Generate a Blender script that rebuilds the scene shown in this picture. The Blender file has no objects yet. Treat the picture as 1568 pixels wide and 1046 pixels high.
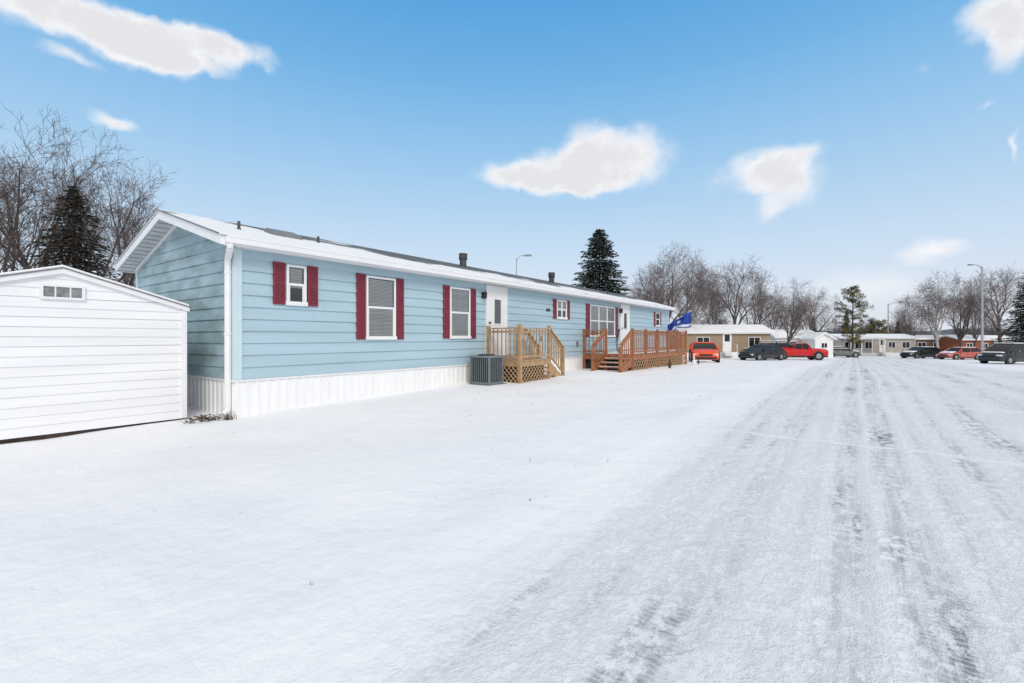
import bpy, math, random
from mathutils import Vector, Matrix, noise as mnoise
R_=math.radians
scene=bpy.context.scene
scene.view_settings.view_transform='Standard'
scene.view_settings.look='None'
scene.view_settings.exposure=0
# ---------------------------------------------------------------- terrain
KN=[(-80,-0.1),(0,0.0),(3,0.0),(7,.08),(12,.18),(18,.2),(25,.13),(35,-.3),(50,-.68),(75,-1.15),(100,-1.5),(200,-2.0),(900,-2.0)]
def prof(y):
    if y<=KN[0][0]: return KN[0][1]
    for (a,za),(b,zb) in zip(KN,KN[1:]):
        if y<=b:
            t=(y-a)/(b-a); return za+(zb-za)*t
    return KN[-1][1]
def base(y):
    return sum(prof(y+d) for d in (-2,-1,0,1,2))/5
def sm(a,b,x):
    t=max(0,min(1,(x-a)/(b-a))); return t*t*(3-2*t)
def g(x,y):
    z=base(y)
    w=1-sm(-2.9,-1.9,x)
    if w>0 and -60<x and y<90:
        z+=w*(.035*mnoise.noise(Vector((x*.45,y*.45,0)))+.02*mnoise.noise(Vector((x*1.6,y*1.6,3))))
        z+=.03*math.exp(-((x+2.35)/.28)**2)*(.6+.8*mnoise.noise(Vector((1,y*.9,7))))
    return z
AX=R_(36.1)
FX,FY=-math.sin(AX),math.cos(AX)
RX,RY=math.cos(AX),math.sin(AX)
def at(s,d):
    """ground point: d metres deep along the street view axis, s = lateral slope"""
    x=(s*RX+FX)*d; y=(s*RY+FY)*d
    return x,y
# ---------------------------------------------------------------- materials
def newmat(name):
    m=bpy.data.materials.new(name); m.use_nodes=True
    nt=m.node_tree; b=nt.nodes['Principled BSDF']
    return m,nt,b
def N(nt,t,**k):
    n=nt.nodes.new(t)
    for a,v in k.items(): setattr(n,a,v)
    return n
def mat(name,c,rough=.6,var=.12,scale=3,bump=0,bscale=30,metal=0,stretch=(1,1,1),c2=None,spec=.4,det=3):
    m,nt,b=newmat(name)
    tc=N(nt,'ShaderNodeTexCoord'); mp=N(nt,'ShaderNodeMapping'); mp.inputs['Scale'].default_value=stretch
    nt.links.new(tc.outputs['Object'],mp.inputs[0])
    no=N(nt,'ShaderNodeTexNoise'); no.inputs['Scale'].default_value=scale; no.inputs['Detail'].default_value=det
    nt.links.new(mp.outputs[0],no.inputs['Vector'])
    r=N(nt,'ShaderNodeValToRGB'); r.color_ramp.elements[0].position=.3; r.color_ramp.elements[1].position=.7
    c2=c2 or tuple(x*(1-var*2) for x in c)
    r.color_ramp.elements[0].color=(*c2,1); r.color_ramp.elements[1].color=(*c,1)
    nt.links.new(no.outputs[0],r.inputs[0]); nt.links.new(r.outputs[0],b.inputs['Base Color'])
    b.inputs['Roughness'].default_value=rough; b.inputs['Metallic'].default_value=metal
    b.inputs['Specular IOR Level'].default_value=spec
    if bump:
        n2=N(nt,'ShaderNodeTexNoise'); n2.inputs['Scale'].default_value=bscale; n2.inputs['Detail'].default_value=2
        nt.links.new(mp.outputs[0],n2.inputs['Vector'])
        bp=N(nt,'ShaderNodeBump'); bp.inputs['Strength'].default_value=bump; bp.inputs['Distance'].default_value=.02
        nt.links.new(n2.outputs[0],bp.inputs['Height']); nt.links.new(bp.outputs[0],b.inputs['Normal'])
    return m
def snow_nodes(nt,b):
    tc=N(nt,'ShaderNodeTexCoord')
    n1=N(nt,'ShaderNodeTexNoise'); n1.inputs['Scale'].default_value=.6; n1.inputs['Detail'].default_value=4; n1.inputs['Roughness'].default_value=.55
    n2=N(nt,'ShaderNodeTexNoise'); n2.inputs['Scale'].default_value=6; n2.inputs['Detail'].default_value=5; n2.inputs['Roughness'].default_value=.65
    for n in (n1,n2): nt.links.new(tc.outputs['Object'],n.inputs['Vector'])
    r=N(nt,'ShaderNodeValToRGB')
    r.color_ramp.elements[0].position=.3; r.color_ramp.elements[0].color=(.84,.85,.885,1)
    r.color_ramp.elements[1].position=.6; r.color_ramp.elements[1].color=(.90,.905,.925,1)
    nt.links.new(n1.outputs[0],r.inputs[0])
    ad=N(nt,'ShaderNodeMath',operation='MULTIPLY_ADD'); ad.inputs[1].default_value=.25
    nt.links.new(n2.outputs[0],ad.inputs[0]); nt.links.new(n1.outputs[0],ad.inputs[2])
    bp=N(nt,'ShaderNodeBump'); bp.inputs['Strength'].default_value=.5; bp.inputs['Distance'].default_value=.16
    nt.links.new(ad.outputs[0],bp.inputs['Height'])
    b.inputs['Roughness'].default_value=.7; b.inputs['Specular IOR Level'].default_value=.2
    return tc,r,bp,ad
def snow_mat():
    m,nt,b=newmat('snow'); tc,r,bp,ad=snow_nodes(nt,b)
    nt.links.new(r.outputs[0],b.inputs['Base Color']); nt.links.new(bp.outputs[0],b.inputs['Normal'])
    return m
def road_mat():
    m,nt,b=newmat('packed_snow_road'); tc,r,bp,ad=snow_nodes(nt,b); L=nt.links.new
    sep=N(nt,'ShaderNodeSeparateXYZ'); L(tc.outputs['Object'],sep.inputs[0])
    def noise(sx,sy,scale,det=3,rough=.55):
        mp=N(nt,'ShaderNodeMapping'); mp.inputs['Scale'].default_value=(sx,sy,1); L(tc.outputs['Object'],mp.inputs[0])
        n=N(nt,'ShaderNodeTexNoise'); n.inputs['Scale'].default_value=scale; n.inputs['Detail'].default_value=det; n.inputs['Roughness'].default_value=rough
        L(mp.outputs[0],n.inputs['Vector']); return n.outputs[0]
    def M(op,a,bb=None,c=None):
        n=N(nt,'ShaderNodeMath',operation=op)
        for i,v in enumerate((a,bb,c)):
            if v is None: continue
            if isinstance(v,(int,float)): n.inputs[i].default_value=v
            else: L(v,n.inputs[i])
        return n.outputs[0]
    def mr(v,a,bb,c=0,d=1):
        n=N(nt,'ShaderNodeMapRange'); n.interpolation_type='SMOOTHSTEP'
        L(v,n.inputs[0]); n.inputs[1].default_value=a; n.inputs[2].default_value=bb; n.inputs[3].default_value=c; n.inputs[4].default_value=d
        return n.outputs[0]
    wx=M('MULTIPLY_ADD',noise(1,.3,.4,2),.4,M('ADD',sep.outputs[0],-.2))
    rag=noise(1,.6,7,3,.7)
    wx=M('MULTIPLY_ADD',rag,.10,M('ADD',wx,-.05))
    t=N(nt,'ShaderNodeMapRange'); L(wx,t.inputs[0]); t.inputs[1].default_value=-2; t.inputs[2].default_value=7
    cr=N(nt,'ShaderNodeValToRGB'); el=cr.color_ramp.elements
    stops=[(-2,0),(-1.62,.0),(-1.45,.5),(-1.32,.1),(-1.15,.55),(-1.0,.1),(-.84,.7),(-.66,.65),(-.55,.1),(-.40,.5),(-.27,.1),(-.15,.9),(0,.85),(.1,.15),(.2,.95),(.38,1),(.5,.15),(.64,.8),(.8,.2),(.98,.85),(1.15,.1),(1.55,.8),(1.85,.15),(2.4,.85),(2.7,.2),(3.1,.85),(3.5,.15),(4.2,.8),(5.2,.6),(7,0)]
    el[0].position=0; el[0].color=(0,0,0,1); el[1].position=1; el[1].color=(0,0,0,1)
    for x,v in stops[1:-1]:
        e=el.new((x+2)/9); e.color=(v,v,v,1)
    L(t.outputs[0],cr.inputs[0]); lane=cr.outputs[0]
    patch=mr(noise(1.1,.35,1,4,.6),.42,.64)
    grain=mr(noise(1,.7,12,5,.8),.41,.58)
    streak=mr(noise(14,.7,1,3,.6),.40,.58)
    tread=N(nt,'ShaderNodeTexWave'); tread.bands_direction='Y'; tread.inputs['Scale'].default_value=8; tread.inputs['Distortion'].default_value=3.5; tread.inputs['Detail'].default_value=1; tread.inputs['Detail Scale'].default_value=3
    L(tc.outputs['Object'],tread.inputs['Vector'])
    edge=mr(M('MULTIPLY_ADD',rag,.7,sep.outputs[0]),-1.6,-.9)
    pale=M('MULTIPLY',M('MULTIPLY',lane,M('MULTIPLY_ADD',streak,.45,.5)),M('MULTIPLY_ADD',grain,.38,.2))
    k=M('MULTIPLY',M('MULTIPLY',lane,patch),M('MULTIPLY_ADD',grain,.8,.15))
    k=M('MULTIPLY',k,M('MULTIPLY_ADD',tread.outputs[1],.4,.75)); k=M('MULTIPLY',k,M('MULTIPLY_ADD',streak,.45,.55))
    tot=M('MAXIMUM',k,M('MULTIPLY',pale,.75))
    tot=M('MAXIMUM',tot,M('MULTIPLY',M('MULTIPLY',grain,streak),M('MULTIPLY',edge,.15)))
    yw=M('MULTIPLY_ADD',rag,.25,M('MULTIPLY_ADD',noise(.6,.6,1,3),.8,sep.outputs[1]))
    rid=None
    for yy,am in ((7.85,.7),(12.2,.4),(17.7,.2)):
        q=mr(M('ABSOLUTE',M('SUBTRACT',yw,yy)),.03,.12 if yy<10 else .2,am,0); rid=q if rid is None else M('MAXIMUM',rid,q)
    rid=M('MULTIPLY',rid,edge)
    tot=M('MULTIPLY',tot,M('SUBTRACT',1,rid))
    mx=N(nt,'ShaderNodeMix',data_type='RGBA'); L(mr(tot,.02,.62),mx.inputs[0]); L(r.outputs[0],mx.inputs[6]); mx.inputs[7].default_value=(.47,.475,.50,1)
    mx2=N(nt,'ShaderNodeMix',data_type='RGBA'); L(mr(tot,.45,.92,0,.8),mx2.inputs[0]); L(mx.outputs[2],mx2.inputs[6]); mx2.inputs[7].default_value=(.14,.14,.145,1)
    tint=N(nt,'ShaderNodeMix',data_type='RGBA'); tint.blend_type='MULTIPLY'; L(M('MULTIPLY',M('MULTIPLY',edge,M('SUBTRACT',1,rid)),.8),tint.inputs[0]); L(mx2.outputs[2],tint.inputs[6]); tint.inputs[7].default_value=(.90,.905,.925,1)
    L(tint.outputs[2],b.inputs['Base Color'])
    h=M('MULTIPLY_ADD',lane,-.26,ad.outputs[0]); h=M('MULTIPLY_ADD',rid,.08,h)
    h=M('MULTIPLY_ADD',M('MULTIPLY',grain,edge),-.08,h)
    L(h,bp.inputs['Height']); L(bp.outputs[0],b.inputs['Normal'])
    return m
SNOW=snow_mat(); ROAD=road_mat()
BLUE=mat('blue_vinyl_siding',(.43,.58,.655),.5,.06,1.2,stretch=(1,.3,3))
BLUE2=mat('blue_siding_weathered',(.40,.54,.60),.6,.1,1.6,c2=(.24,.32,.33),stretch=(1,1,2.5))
WHITE=mat('white_vinyl',(.84,.84,.85),.5,.03,2)
TRIMB=mat('corner_trim',(.60,.72,.77),.5,.04,2)
SHEDW=mat('shed_white_paint',(.87,.87,.89),.55,.04,1.5,stretch=(1,.4,3))
SKIRT=mat('white_skirting',(.90,.90,.90),.5,.03,2,stretch=(1,3,.6))
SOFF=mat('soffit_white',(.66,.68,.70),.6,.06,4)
MAROON=mat('maroon_shutter',(.22,.030,.048),.5,.08,5)
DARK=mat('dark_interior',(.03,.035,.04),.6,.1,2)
ROOM=mat('dim_room',(.16,.17,.17),.6,.2,2)
BLIND=mat('blinds',(.80,.80,.78),.6,.05,3)
BLK=mat('black_metal',(.03,.03,.032),.4,.1,4)
GREYM=mat('grey_metal',(.24,.25,.26),.5,.1,5,metal=.2)
WOODT=mat('treated_wood',(.52,.34,.19),.7,.16,6,bump=.3,bscale=40)
WOODR=mat('stained_wood',(.44,.175,.08),.6,.2,5,bump=.3,bscale=40)
BRN=mat('old_brown_wood',(.12,.07,.045),.8,.2,6)
BARK=mat('bare_bark',(.14,.115,.105),.9,.15,2)
BARK2=mat('bare_bark_dark',(.09,.073,.065),.9,.15,2)
TWIG=mat('twig_bark',(.18,.135,.125),.9,.15,1)
TWIG2=mat('twig_bark_brown',(.155,.115,.10),.9,.15,1)
BIRCH=mat('birch_bark',(.55,.52,.49),.8,.25,4)
ND1=mat('spruce_needles',(.036,.054,.040),.8,.2,2)
ND2=mat('spruce_needles_light',(.095,.12,.10),.8,.2,2)
NB1=mat('dry_needles',(.045,.038,.028),.9,.2,2)
NB2=mat('dry_needles_light',(.09,.07,.05),.9,.2,2)
NP1=mat('pine_needles',(.06,.07,.025),.8,.2,2)
NP2=mat('pine_needles_yellow',(.26,.20,.045),.8,.2,2)
TIRE=mat('tire',(.02,.02,.02),.8,.1,5); RIM=mat('rim',(.35,.36,.37),.3,.05,5,metal=.8)
def glassm(name,mixf=.75):
    m,nt,b=newmat(name); nt.nodes.remove(b)
    o=nt.nodes['Material Output']; t=N(nt,'ShaderNodeBsdfTransparent'); gl=N(nt,'ShaderNodeBsdfGlossy'); gl.inputs['Roughness'].default_value=.03
    t.inputs[0].default_value=(.93,.95,.955,1); gl.inputs[0].default_value=(.9,.9,.9,1)
    f=N(nt,'ShaderNodeFresnel'); f.inputs[0].default_value=1.5
    mx=N(nt,'ShaderNodeMixShader'); nt.links.new(f.outputs[0],mx.inputs[0]); nt.links.new(t.outputs[0],mx.inputs[1]); nt.links.new(gl.outputs[0],mx.inputs[2]); nt.links.new(mx.outputs[0],o.inputs[0])
    return m
GLASS=glassm('window_glass')
CGL=mat('car_glass',(.014,.017,.02),.12,.05,2,spec=.4)
def roofm():
    m,nt,b=newmat('snowy_shingles'); L=nt.links.new
    tc=N(nt,'ShaderNodeTexCoord'); sep=N(nt,'ShaderNodeSeparateXYZ'); L(tc.outputs['Object'],sep.inputs[0])
    n=N(nt,'ShaderNodeTexNoise'); n.inputs['Scale'].default_value=1.3; n.inputs['Detail'].default_value=6; n.inputs['Roughness'].default_value=.65
    mp=N(nt,'ShaderNodeMapping'); mp.inputs['Scale'].default_value=(1,.45,1); L(tc.outputs['Object'],mp.inputs[0]); L(mp.outputs[0],n.inputs['Vector'])
    # wind-scoured: snow thins up the slope and toward the far end
    a=N(nt,'ShaderNodeMapRange'); L(sep.outputs[2],a.inputs[0]); a.inputs[1].default_value=3.35; a.inputs[2].default_value=3.9; a.inputs[3].default_value=0; a.inputs[4].default_value=.46
    c=N(nt,'ShaderNodeMapRange'); L(sep.outputs[1],c.inputs[0]); c.inputs[1].default_value=4.5; c.inputs[2].default_value=9; c.inputs[3].default_value=.32; c.inputs[4].default_value=-.02
    s1=N(nt,'ShaderNodeMath',operation='SUBTRACT'); L(n.outputs[0],s1.inputs[0]); L(a.outputs[0],s1.inputs[1])
    s2=N(nt,'ShaderNodeMath',operation='ADD'); L(s1.outputs[0],s2.inputs[0]); L(c.outputs[0],s2.inputs[1])
    r=N(nt,'ShaderNodeMapRange'); L(s2.outputs[0],r.inputs[0]); r.inputs[1].default_value=.26; r.inputs[2].default_value=.36
    mx=N(nt,'ShaderNodeMix',data_type='RGBA'); L(r.outputs[0],mx.inputs[0]); mx.inputs[6].default_value=(.11,.115,.12,1); mx.inputs[7].default_value=(.84,.85,.87,1)
    L(mx.outputs[2],b.inputs['Base Color']); b.inputs['Roughness'].default_value=.8
    return m
ROOF=roofm()
# ---------------------------------------------------------------- mesh builder
class MB:
    def __init__(s): s.v=[];s.f=[];s.m=[]
    def add(s,vs,fs,mi=0):
        o=len(s.v); s.v.extend([tuple(p) for p in vs])
        for f in fs: s.f.append(tuple(i+o for i in f)); s.m.append(mi)
    def box(s,x0,x1,y0,y1,z0,z1,mi=0):
        if x0>x1:x0,x1=x1,x0
        if y0>y1:y0,y1=y1,y0
        s.add([(x0,y0,z0),(x1,y0,z0),(x1,y1,z0),(x0,y1,z0),(x0,y0,z1),(x1,y0,z1),(x1,y1,z1),(x0,y1,z1)],
              [(0,3,2,1),(4,5,6,7),(0,1,5,4),(1,2,6,5),(2,3,7,6),(3,0,4,7)],mi)
    def quad(s,a,b,c,d,mi=0): s.add([a,b,c,d],[(0,1,2,3)],mi)
    def tube(s,p0,p1,r0,r1=None,n=6,mi=0,cap=True,rot=0):
        r1=r0 if r1 is None else r1
        p0=Vector(p0);p1=Vector(p1); d=(p1-p0)
        if d.length<1e-6: return
        d.normalize(); u=d.cross(Vector((0,0,1)) if abs(d.z)<.9 else Vector((1,0,0))).normalized(); w=d.cross(u)
        vs=[];
        for p,r in ((p0,r0),(p1,r1)):
            for i in range(n):
                a=2*math.pi*i/n+rot; vs.append(p+(u*math.cos(a)+w*math.sin(a))*r)
        fs=[(i,(i+1)%n,n+(i+1)%n,n+i) for i in range(n)]
        if cap: fs+= [tuple(range(n-1,-1,-1)),tuple(range(n,2*n))]
        s.add(vs,fs,mi)
    def prism(s,poly,y0,y1,mi=0,axis='y'):
        n=len(poly)
        if axis=='y': vs=[(a,y0,b) for a,b in poly]+[(a,y1,b) for a,b in poly]
        else: vs=[(y0,a,b) for a,b in poly]+[(y1,a,b) for a,b in poly]
        s.add(vs,[tuple(range(n)),tuple(range(2*n-1,n-1,-1))]+[(i,i+n,(i+1)%n+n,(i+1)%n) for i in range(n)],mi)
    def obj(s,name,mats,parent=None,smooth=False,bevel=0,sharp=35):
        me=bpy.data.meshes.new(name); me.from_pydata(s.v,[],s.f)
        if not isinstance(mats,(list,tuple)): mats=[mats]
        for m in mats: me.materials.append(m)
        me.polygons.foreach_set('material_index',s.m)
        if smooth:
            me.polygons.foreach_set('use_smooth',[True]*len(s.f)); me.update()
            try: me.set_sharp_from_angle(angle=R_(sharp))
            except Exception: pass
        me.update(); me.validate()
        o=bpy.data.objects.new(name,me); scene.collection.objects.link(o)
        if parent: o.parent=parent
        if bevel:
            b=o.modifiers.new('bevel','BEVEL'); b.width=bevel; b.segments=2; b.limit_method='ANGLE'
        return o
def empty(name,loc=(0,0,0),rz=0):
    e=bpy.data.objects.new(name,None); e.location=loc; e.rotation_euler=(0,0,rz); e.empty_display_size=.3
    scene.collection.objects.link(e); return e
# ---------------------------------------------------------------- ground and road
def frange(a,b,s):
    n=int(round((b-a)/s)); return [a+(b-a)*i/n for i in range(n)]
XS=frange(-600,-100,50)+frange(-100,-30,7)+frange(-30,-14,1)+frange(-14,-3,.25)+frange(-3,-1.9,.1)+frange(-1.9,7,.6)+frange(7,40,3)+frange(40,100,12)+frange(100,600,50)+[600]
YS=frange(-60,-4,4)+frange(-4,30,.25)+frange(30,80,1)+frange(80,200,10)+frange(200,900,50)+[900]
def sheet(name,xs,ys,dz,m):
    b=MB(); vs=[(x,y,g(x,y)+dz) for y in ys for x in xs]; w=len(xs)
    fs=[(j*w+i,j*w+i+1,(j+1)*w+i+1,(j+1)*w+i) for j in range(len(ys)-1) for i in range(w-1)]
    b.add(vs,fs); return b.obj(name,m,smooth=True,sharp=80)
sheet('snowy_ground',XS,YS,0,SNOW)
sheet('snowy_road',[x for x in XS if -1.95<x<7.1],[y for y in YS if -60<y<79],.006,ROAD)
rng=random.Random(4)
b=MB()
for i in range(70):
    x=rng.uniform(-8.6,-2.2); y=rng.uniform(1.2,14); z=g(x,y)
    for k in range(rng.randint(1,4)):
        h=rng.uniform(.01,.04); dx=rng.uniform(-.02,.02); dy=rng.uniform(-.02,.02); w=.003
        b.add([(x-w,y,z-.01),(x+w,y,z-.01),(x+dx,y+dy,z+h)],[(0,1,2)])
b.obj('dry_grass_blades',BRN)
b=MB()
for i in range(160):
    x=rng.gauss(-9.15,.22); y=rng.gauss(3.45,.14); z=g(x,y)+rng.uniform(.003,.03); a=rng.uniform(0,6.3); r=rng.uniform(.015,.05)
    b.add([(x+r*math.cos(a),y+r*math.sin(a),z),(x-r*.5*math.sin(a),y+r*.5*math.cos(a),z+rng.uniform(0,.03)),(x-r*math.cos(a),y-r*math.sin(a),z+.005),(x+r*.5*math.sin(a),y-r*.5*math.cos(a),z)],[(0,1,2,3)])
for i in range(25):
    x=rng.gauss(-8.82,.06); y=rng.gauss(3.72,.06)
    b.tube((x,y,g(x,y)),(x+rng.uniform(-.05,.05),y+rng.uniform(-.05,.05),g(x,y)+rng.uniform(.05,.16)),.006,.002,3)
b.obj('dead_leaves',BRN)
# ---------------------------------------------------------------- mobile home
H=empty('mobile_home')
XF,XB,Y0,Y1=-8.97,-14.1,3.88,28.1
ZS,ZT=.69,3.11; XR=-11.55; SL=.298
b=MB(); b.box(XB+.04,XF-.04,Y0+.04,Y1-.04,-.3,3.08); b.obj('wall_core',DARK,H)
openings=[(4.80,5.21,2.11,2.88),(6.65,7.49,1.43,2.86),(9.37,10.20,1.45,2.84),(15.06,15.80,2.17,2.85),(17.77,20.28,1.50,2.83),(25.75,26.45,2.10,2.84)]
doors=[(11.0,11.92,.90,2.98),(21.0,21.95,.90,2.98)]
b=MB(); nC=11; hc=(ZT-ZS)/nC
for i in range(nC):
    z0=ZS+i*hc; z1=z0+hc
    y=Y0+.11; k=0
    y2=y+rng.uniform(1.2,3.7)
    while y<Y1-.01:
        e=min(y2,Y1)
        o=.004*(k%2); sg=rng.uniform(-.003,.003)
        b.quad((XF+.027+o,y,z0+sg),(XF+.027+o,e,z0-sg),(XF+.002+o,e,z1),(XF+.002+o,y,z1))
        b.quad((XF+o-.01,y,z0+sg),(XF+o-.01,e,z0-sg),(XF+.027+o,e,z0-sg),(XF+.027+o,y,z0+sg))
        if k%2:
            b.quad((XF+o+.027,y,z0),(XF+o+.002,y,z1),(XF-.01,y,z1),(XF-.01,y,z0))
            b.quad((XF+o+.027,e,z0),(XF+o+.002,e,z1),(XF-.01,e,z1),(XF-.01,e,z0))
        y=e; y2=y+3.66; k+=1
b.obj('front_siding',BLUE,H)
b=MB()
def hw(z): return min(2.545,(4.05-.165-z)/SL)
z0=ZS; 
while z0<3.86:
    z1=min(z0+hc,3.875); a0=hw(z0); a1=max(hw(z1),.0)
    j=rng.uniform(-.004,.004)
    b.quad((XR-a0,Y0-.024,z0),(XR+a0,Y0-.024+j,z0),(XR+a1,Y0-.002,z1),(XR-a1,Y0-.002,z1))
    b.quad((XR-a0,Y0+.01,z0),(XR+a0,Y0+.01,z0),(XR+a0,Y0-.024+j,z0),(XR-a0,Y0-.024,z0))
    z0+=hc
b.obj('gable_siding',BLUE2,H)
b=MB()
b.prism([(XB,ZS),(XF-.03,ZS),(XF-.03,3.1),(XR,3.87),(XB,3.1)],Y1-.03,Y1+.02); b.box(XB-.01,XB+.04,Y0,Y1,ZS,3.08)
b.obj('rear_walls',BLUE,H)
b=MB(); y=Y0
while y<Y1-.01:
    for dy,w,o in ((0,.05,.03),(.05,.13,.012)):
        e=min(y+dy+w,Y1); b.box(XF-.04,XF+o,y+dy,e,-.3,ZS-.035)
    y+=.18
x=XB
while x<XF-.01:
    for dx,w,o in ((0,.05,.03),(.05,.13,.012)): b.box(x+dx,min(x+dx+w,XF),Y0-o,Y0+.04,-.3,ZS-.035)
    x+=.18
b.obj('skirting',SKIRT,H)
b=MB()
b.box(XF-.02,XF+.045,Y0-.045,Y1+.02,ZS-.035,ZS-.002); b.box(XB,XF-.02,Y0-.045,Y0+.03,ZS-.035,ZS-.002)
b.box(XF+.0,XF+.035,Y0+.0,Y1,ZT-.05,ZT+.02)
b.obj('skirting_cap_and_frieze',WHITE,H)
b=MB(); b.box(XF-.01,XF+.034,Y0-.03,Y0+.11,ZS,ZT-.055); b.box(XF-.10,XF-.01,Y0-.034,Y0+.02,ZS,ZT); b.box(XB-.03,XB+.08,Y0-.034,Y0+.02,ZS,ZT)
b.box(XF-.01,XF+.034,Y1-.1,Y1+.03,ZS,ZT-.055)
b.obj('corner_trim',TRIMB,H,bevel=.004)
b=MB(); RY0,RY1=3.53,28.4
pl=[(-14.4,3.20),(XR,4.05),(-8.7,3.20),(-8.7,3.04),(XR,3.885),(-14.4,3.04)]
vs=[(a,RY0,c) for a,c in pl]+[(a,RY1,c) for a,c in pl]
b.add(vs,[(0,1,4,5),(1,2,3,4),(6,11,10,7),(7,10,9,8),(2,8,9,3),(0,5,11,6)],0)
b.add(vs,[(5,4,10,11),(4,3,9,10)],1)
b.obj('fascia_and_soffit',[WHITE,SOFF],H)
b=MB()
for k in range(14):
    for sgn in (-1,1):
        xx=XR+sgn*(.15+k*.2); zz=3.885-SL*(.15+k*.2)-.004
        b.box(xx-.006,xx+.006,RY0+.02,Y0-.03,zz-.003,zz+.002)
b.obj('soffit_grooves',GREYM,H)
b=MB(); b.add([(-14.44,RY0-.03,3.20),(XR,RY0-.03,4.062),(-8.66,RY0-.03,3.20),(-8.66,RY0-.03,3.225),(XR,RY0-.03,4.09),(-14.44,RY0-.03,3.225)]+[(-14.44,RY1+.03,3.20),(XR,RY1+.03,4.062),(-8.66,RY1+.03,3.20),(-8.66,RY1+.03,3.225),(XR,RY1+.03,4.09),(-14.44,RY1+.03,3.225)],
 [(0,1,4,5),(1,2,3,4),(11,10,7,6),(10,9,8,7),(5,4,10,11),(4,3,9,10),(2,8,9,3),(0,5,11,6),(0,6,7,1),(1,7,8,2)])
b.obj('snowy_roof',ROOF,H)
b=MB()
for k in (0,1):
    b.tube((-8.67,RY0-.032,3.215),(XR,RY0-.032,4.08),.011,n=4) if k else b.tube((-14.43,RY0-.032,3.215),(XR,RY0-.032,4.08),.011,n=4)
b.obj('roof_drip_edge',GREYM,H)
b=MB()
for sgn in (-1,1):
    b.add([(XR,Y0-.045,3.88),(XR+sgn*2.55,Y0-.045,3.12),(XR+sgn*2.55,Y0-.045,3.05),(XR,Y0-.045,3.81),(XR,Y0,3.88),(XR+sgn*2.55,Y0,3.12),(XR+sgn*2.55,Y0,3.05),(XR,Y0,3.81)],[(0,1,2,3),(3,2,6,7),(4,7,6,5),(0,4,5,1)])
b.obj('rake_trim',WHITE,H)
b=MB(); b.box(-8.695,-8.60,3.6,28.3,3.07,3.185); b.box(-8.61,-8.59,3.6,28.3,3.165,3.195)
b.obj('gutter',WHITE,H,bevel=.01)
b=MB(); pts=[(-8.66,3.66,3.09),(-8.68,3.68,3.0),(-9.03,3.79,2.86),(-9.05,3.795,2.75),(-9.05,3.795,.16),(-9.0,3.70,.08)]
for p,q in zip(pts,pts[1:]): b.tube(p,q,.055,n=8)
for z in (2.6,1.5,.6): b.tube((-9.05,3.795,z),(-9.05,3.795,z+.03),.064,n=8)
b.obj('downspout',WHITE,H,smooth=True)
fr=MB(); gl=MB(); bl=MB(); dk=MB(); sh=MB()
def window(y0,y1,z0,z1,mull=0,rail=True,blind=True,sw=.24,shut=True):
    f=.05; xo=XF+.06; xi=XF-.02
    fr.box(xi,xo,y0,y0+f,z0,z1); fr.box(xi,xo,y1-f,y1,z0,z1); fr.box(xi,xo,y0+f,y1-f,z1-f,z1); fr.box(xi,xo+.015,y0-.02,y1+.02,z0-.03,z0+f)
    if rail: 
        zm=(z0+z1)/2; fr.box(xi,xo-.012,y0+f,y1-f,zm-.025,zm+.025)
        fr.box(xi,xo-.02,y0+f,y0+f+.03,z0+f,zm-.025); fr.box(xi,xo-.02,y1-f-.03,y1-f,z0+f,zm-.025)
    for k in range(mull):
        ym=y0+(y1-y0)*(k+1)/(mull+1); fr.box(xi,xo-.008,ym-.04,ym+.04,z0+f,z1-f)
    gl.quad((XF+.039,y0+f,z0+f),(XF+.039,y1-f,z0+f),(XF+.039,y1-f,z1-f),(XF+.039,y0+f,z1-f))
    dk.box(XF-.03,XF+.029,y0+f,y1-f,z0+f,z1-f)
    if blind:
        z=z0+f+(z1-z0)*(.0 if z1-z0>1 else .35)
        while z<z1-f-.03:
            bl.quad((XF+.036,y0+f+.03,z),(XF+.036,y1-f-.03,z),(XF+.0315,y1-f-.03,z+.024),(XF+.0315,y0+f+.03,z+.024)); z+=.032
    if shut:
        for a,c in ((y0-sw-.01,y0-.025),(y1+.025,y1+sw+.01)):
            sh.box(XF+.0,XF+.045,a,c,z0-.02,z1+.02); sh.box(XF+.045,XF+.057,a,a+.035,z0-.02,z1+.02); sh.box(XF+.045,XF+.057,c-.035,c,z0-.02,z1+.02)
            for zz in (z0-.02,(z0+z1)/2-.02,z1-.02): sh.box(XF+.045,XF+.056,a+.035,c-.035,zz,zz+.04)
            z=z0+.03
            while z<z1-.03:
                sh.quad((XF+.057,a+.035,z),(XF+.057,c-.035,z),(XF+.046,c-.035,z+.04),(XF+.046,a+.035,z+.04)); z+=.045
window(*openings[0]); window(*openings[1]); window(*openings[2])
window(*openings[3],sw=.22,mull=1); window(*openings[4],mull=2,sw=.33); window(*openings[5],sw=.2,blind=False)
fr.obj('window_frames',WHITE,H,bevel=.004); gl.obj('window_glass',GLASS,H); dk.obj('window_interior',ROOM,H); bl.obj('window_blinds',BLIND,H); sh.obj('shutters',MAROON,H)
b=MB(); b2=MB(); b3=MB()
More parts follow.
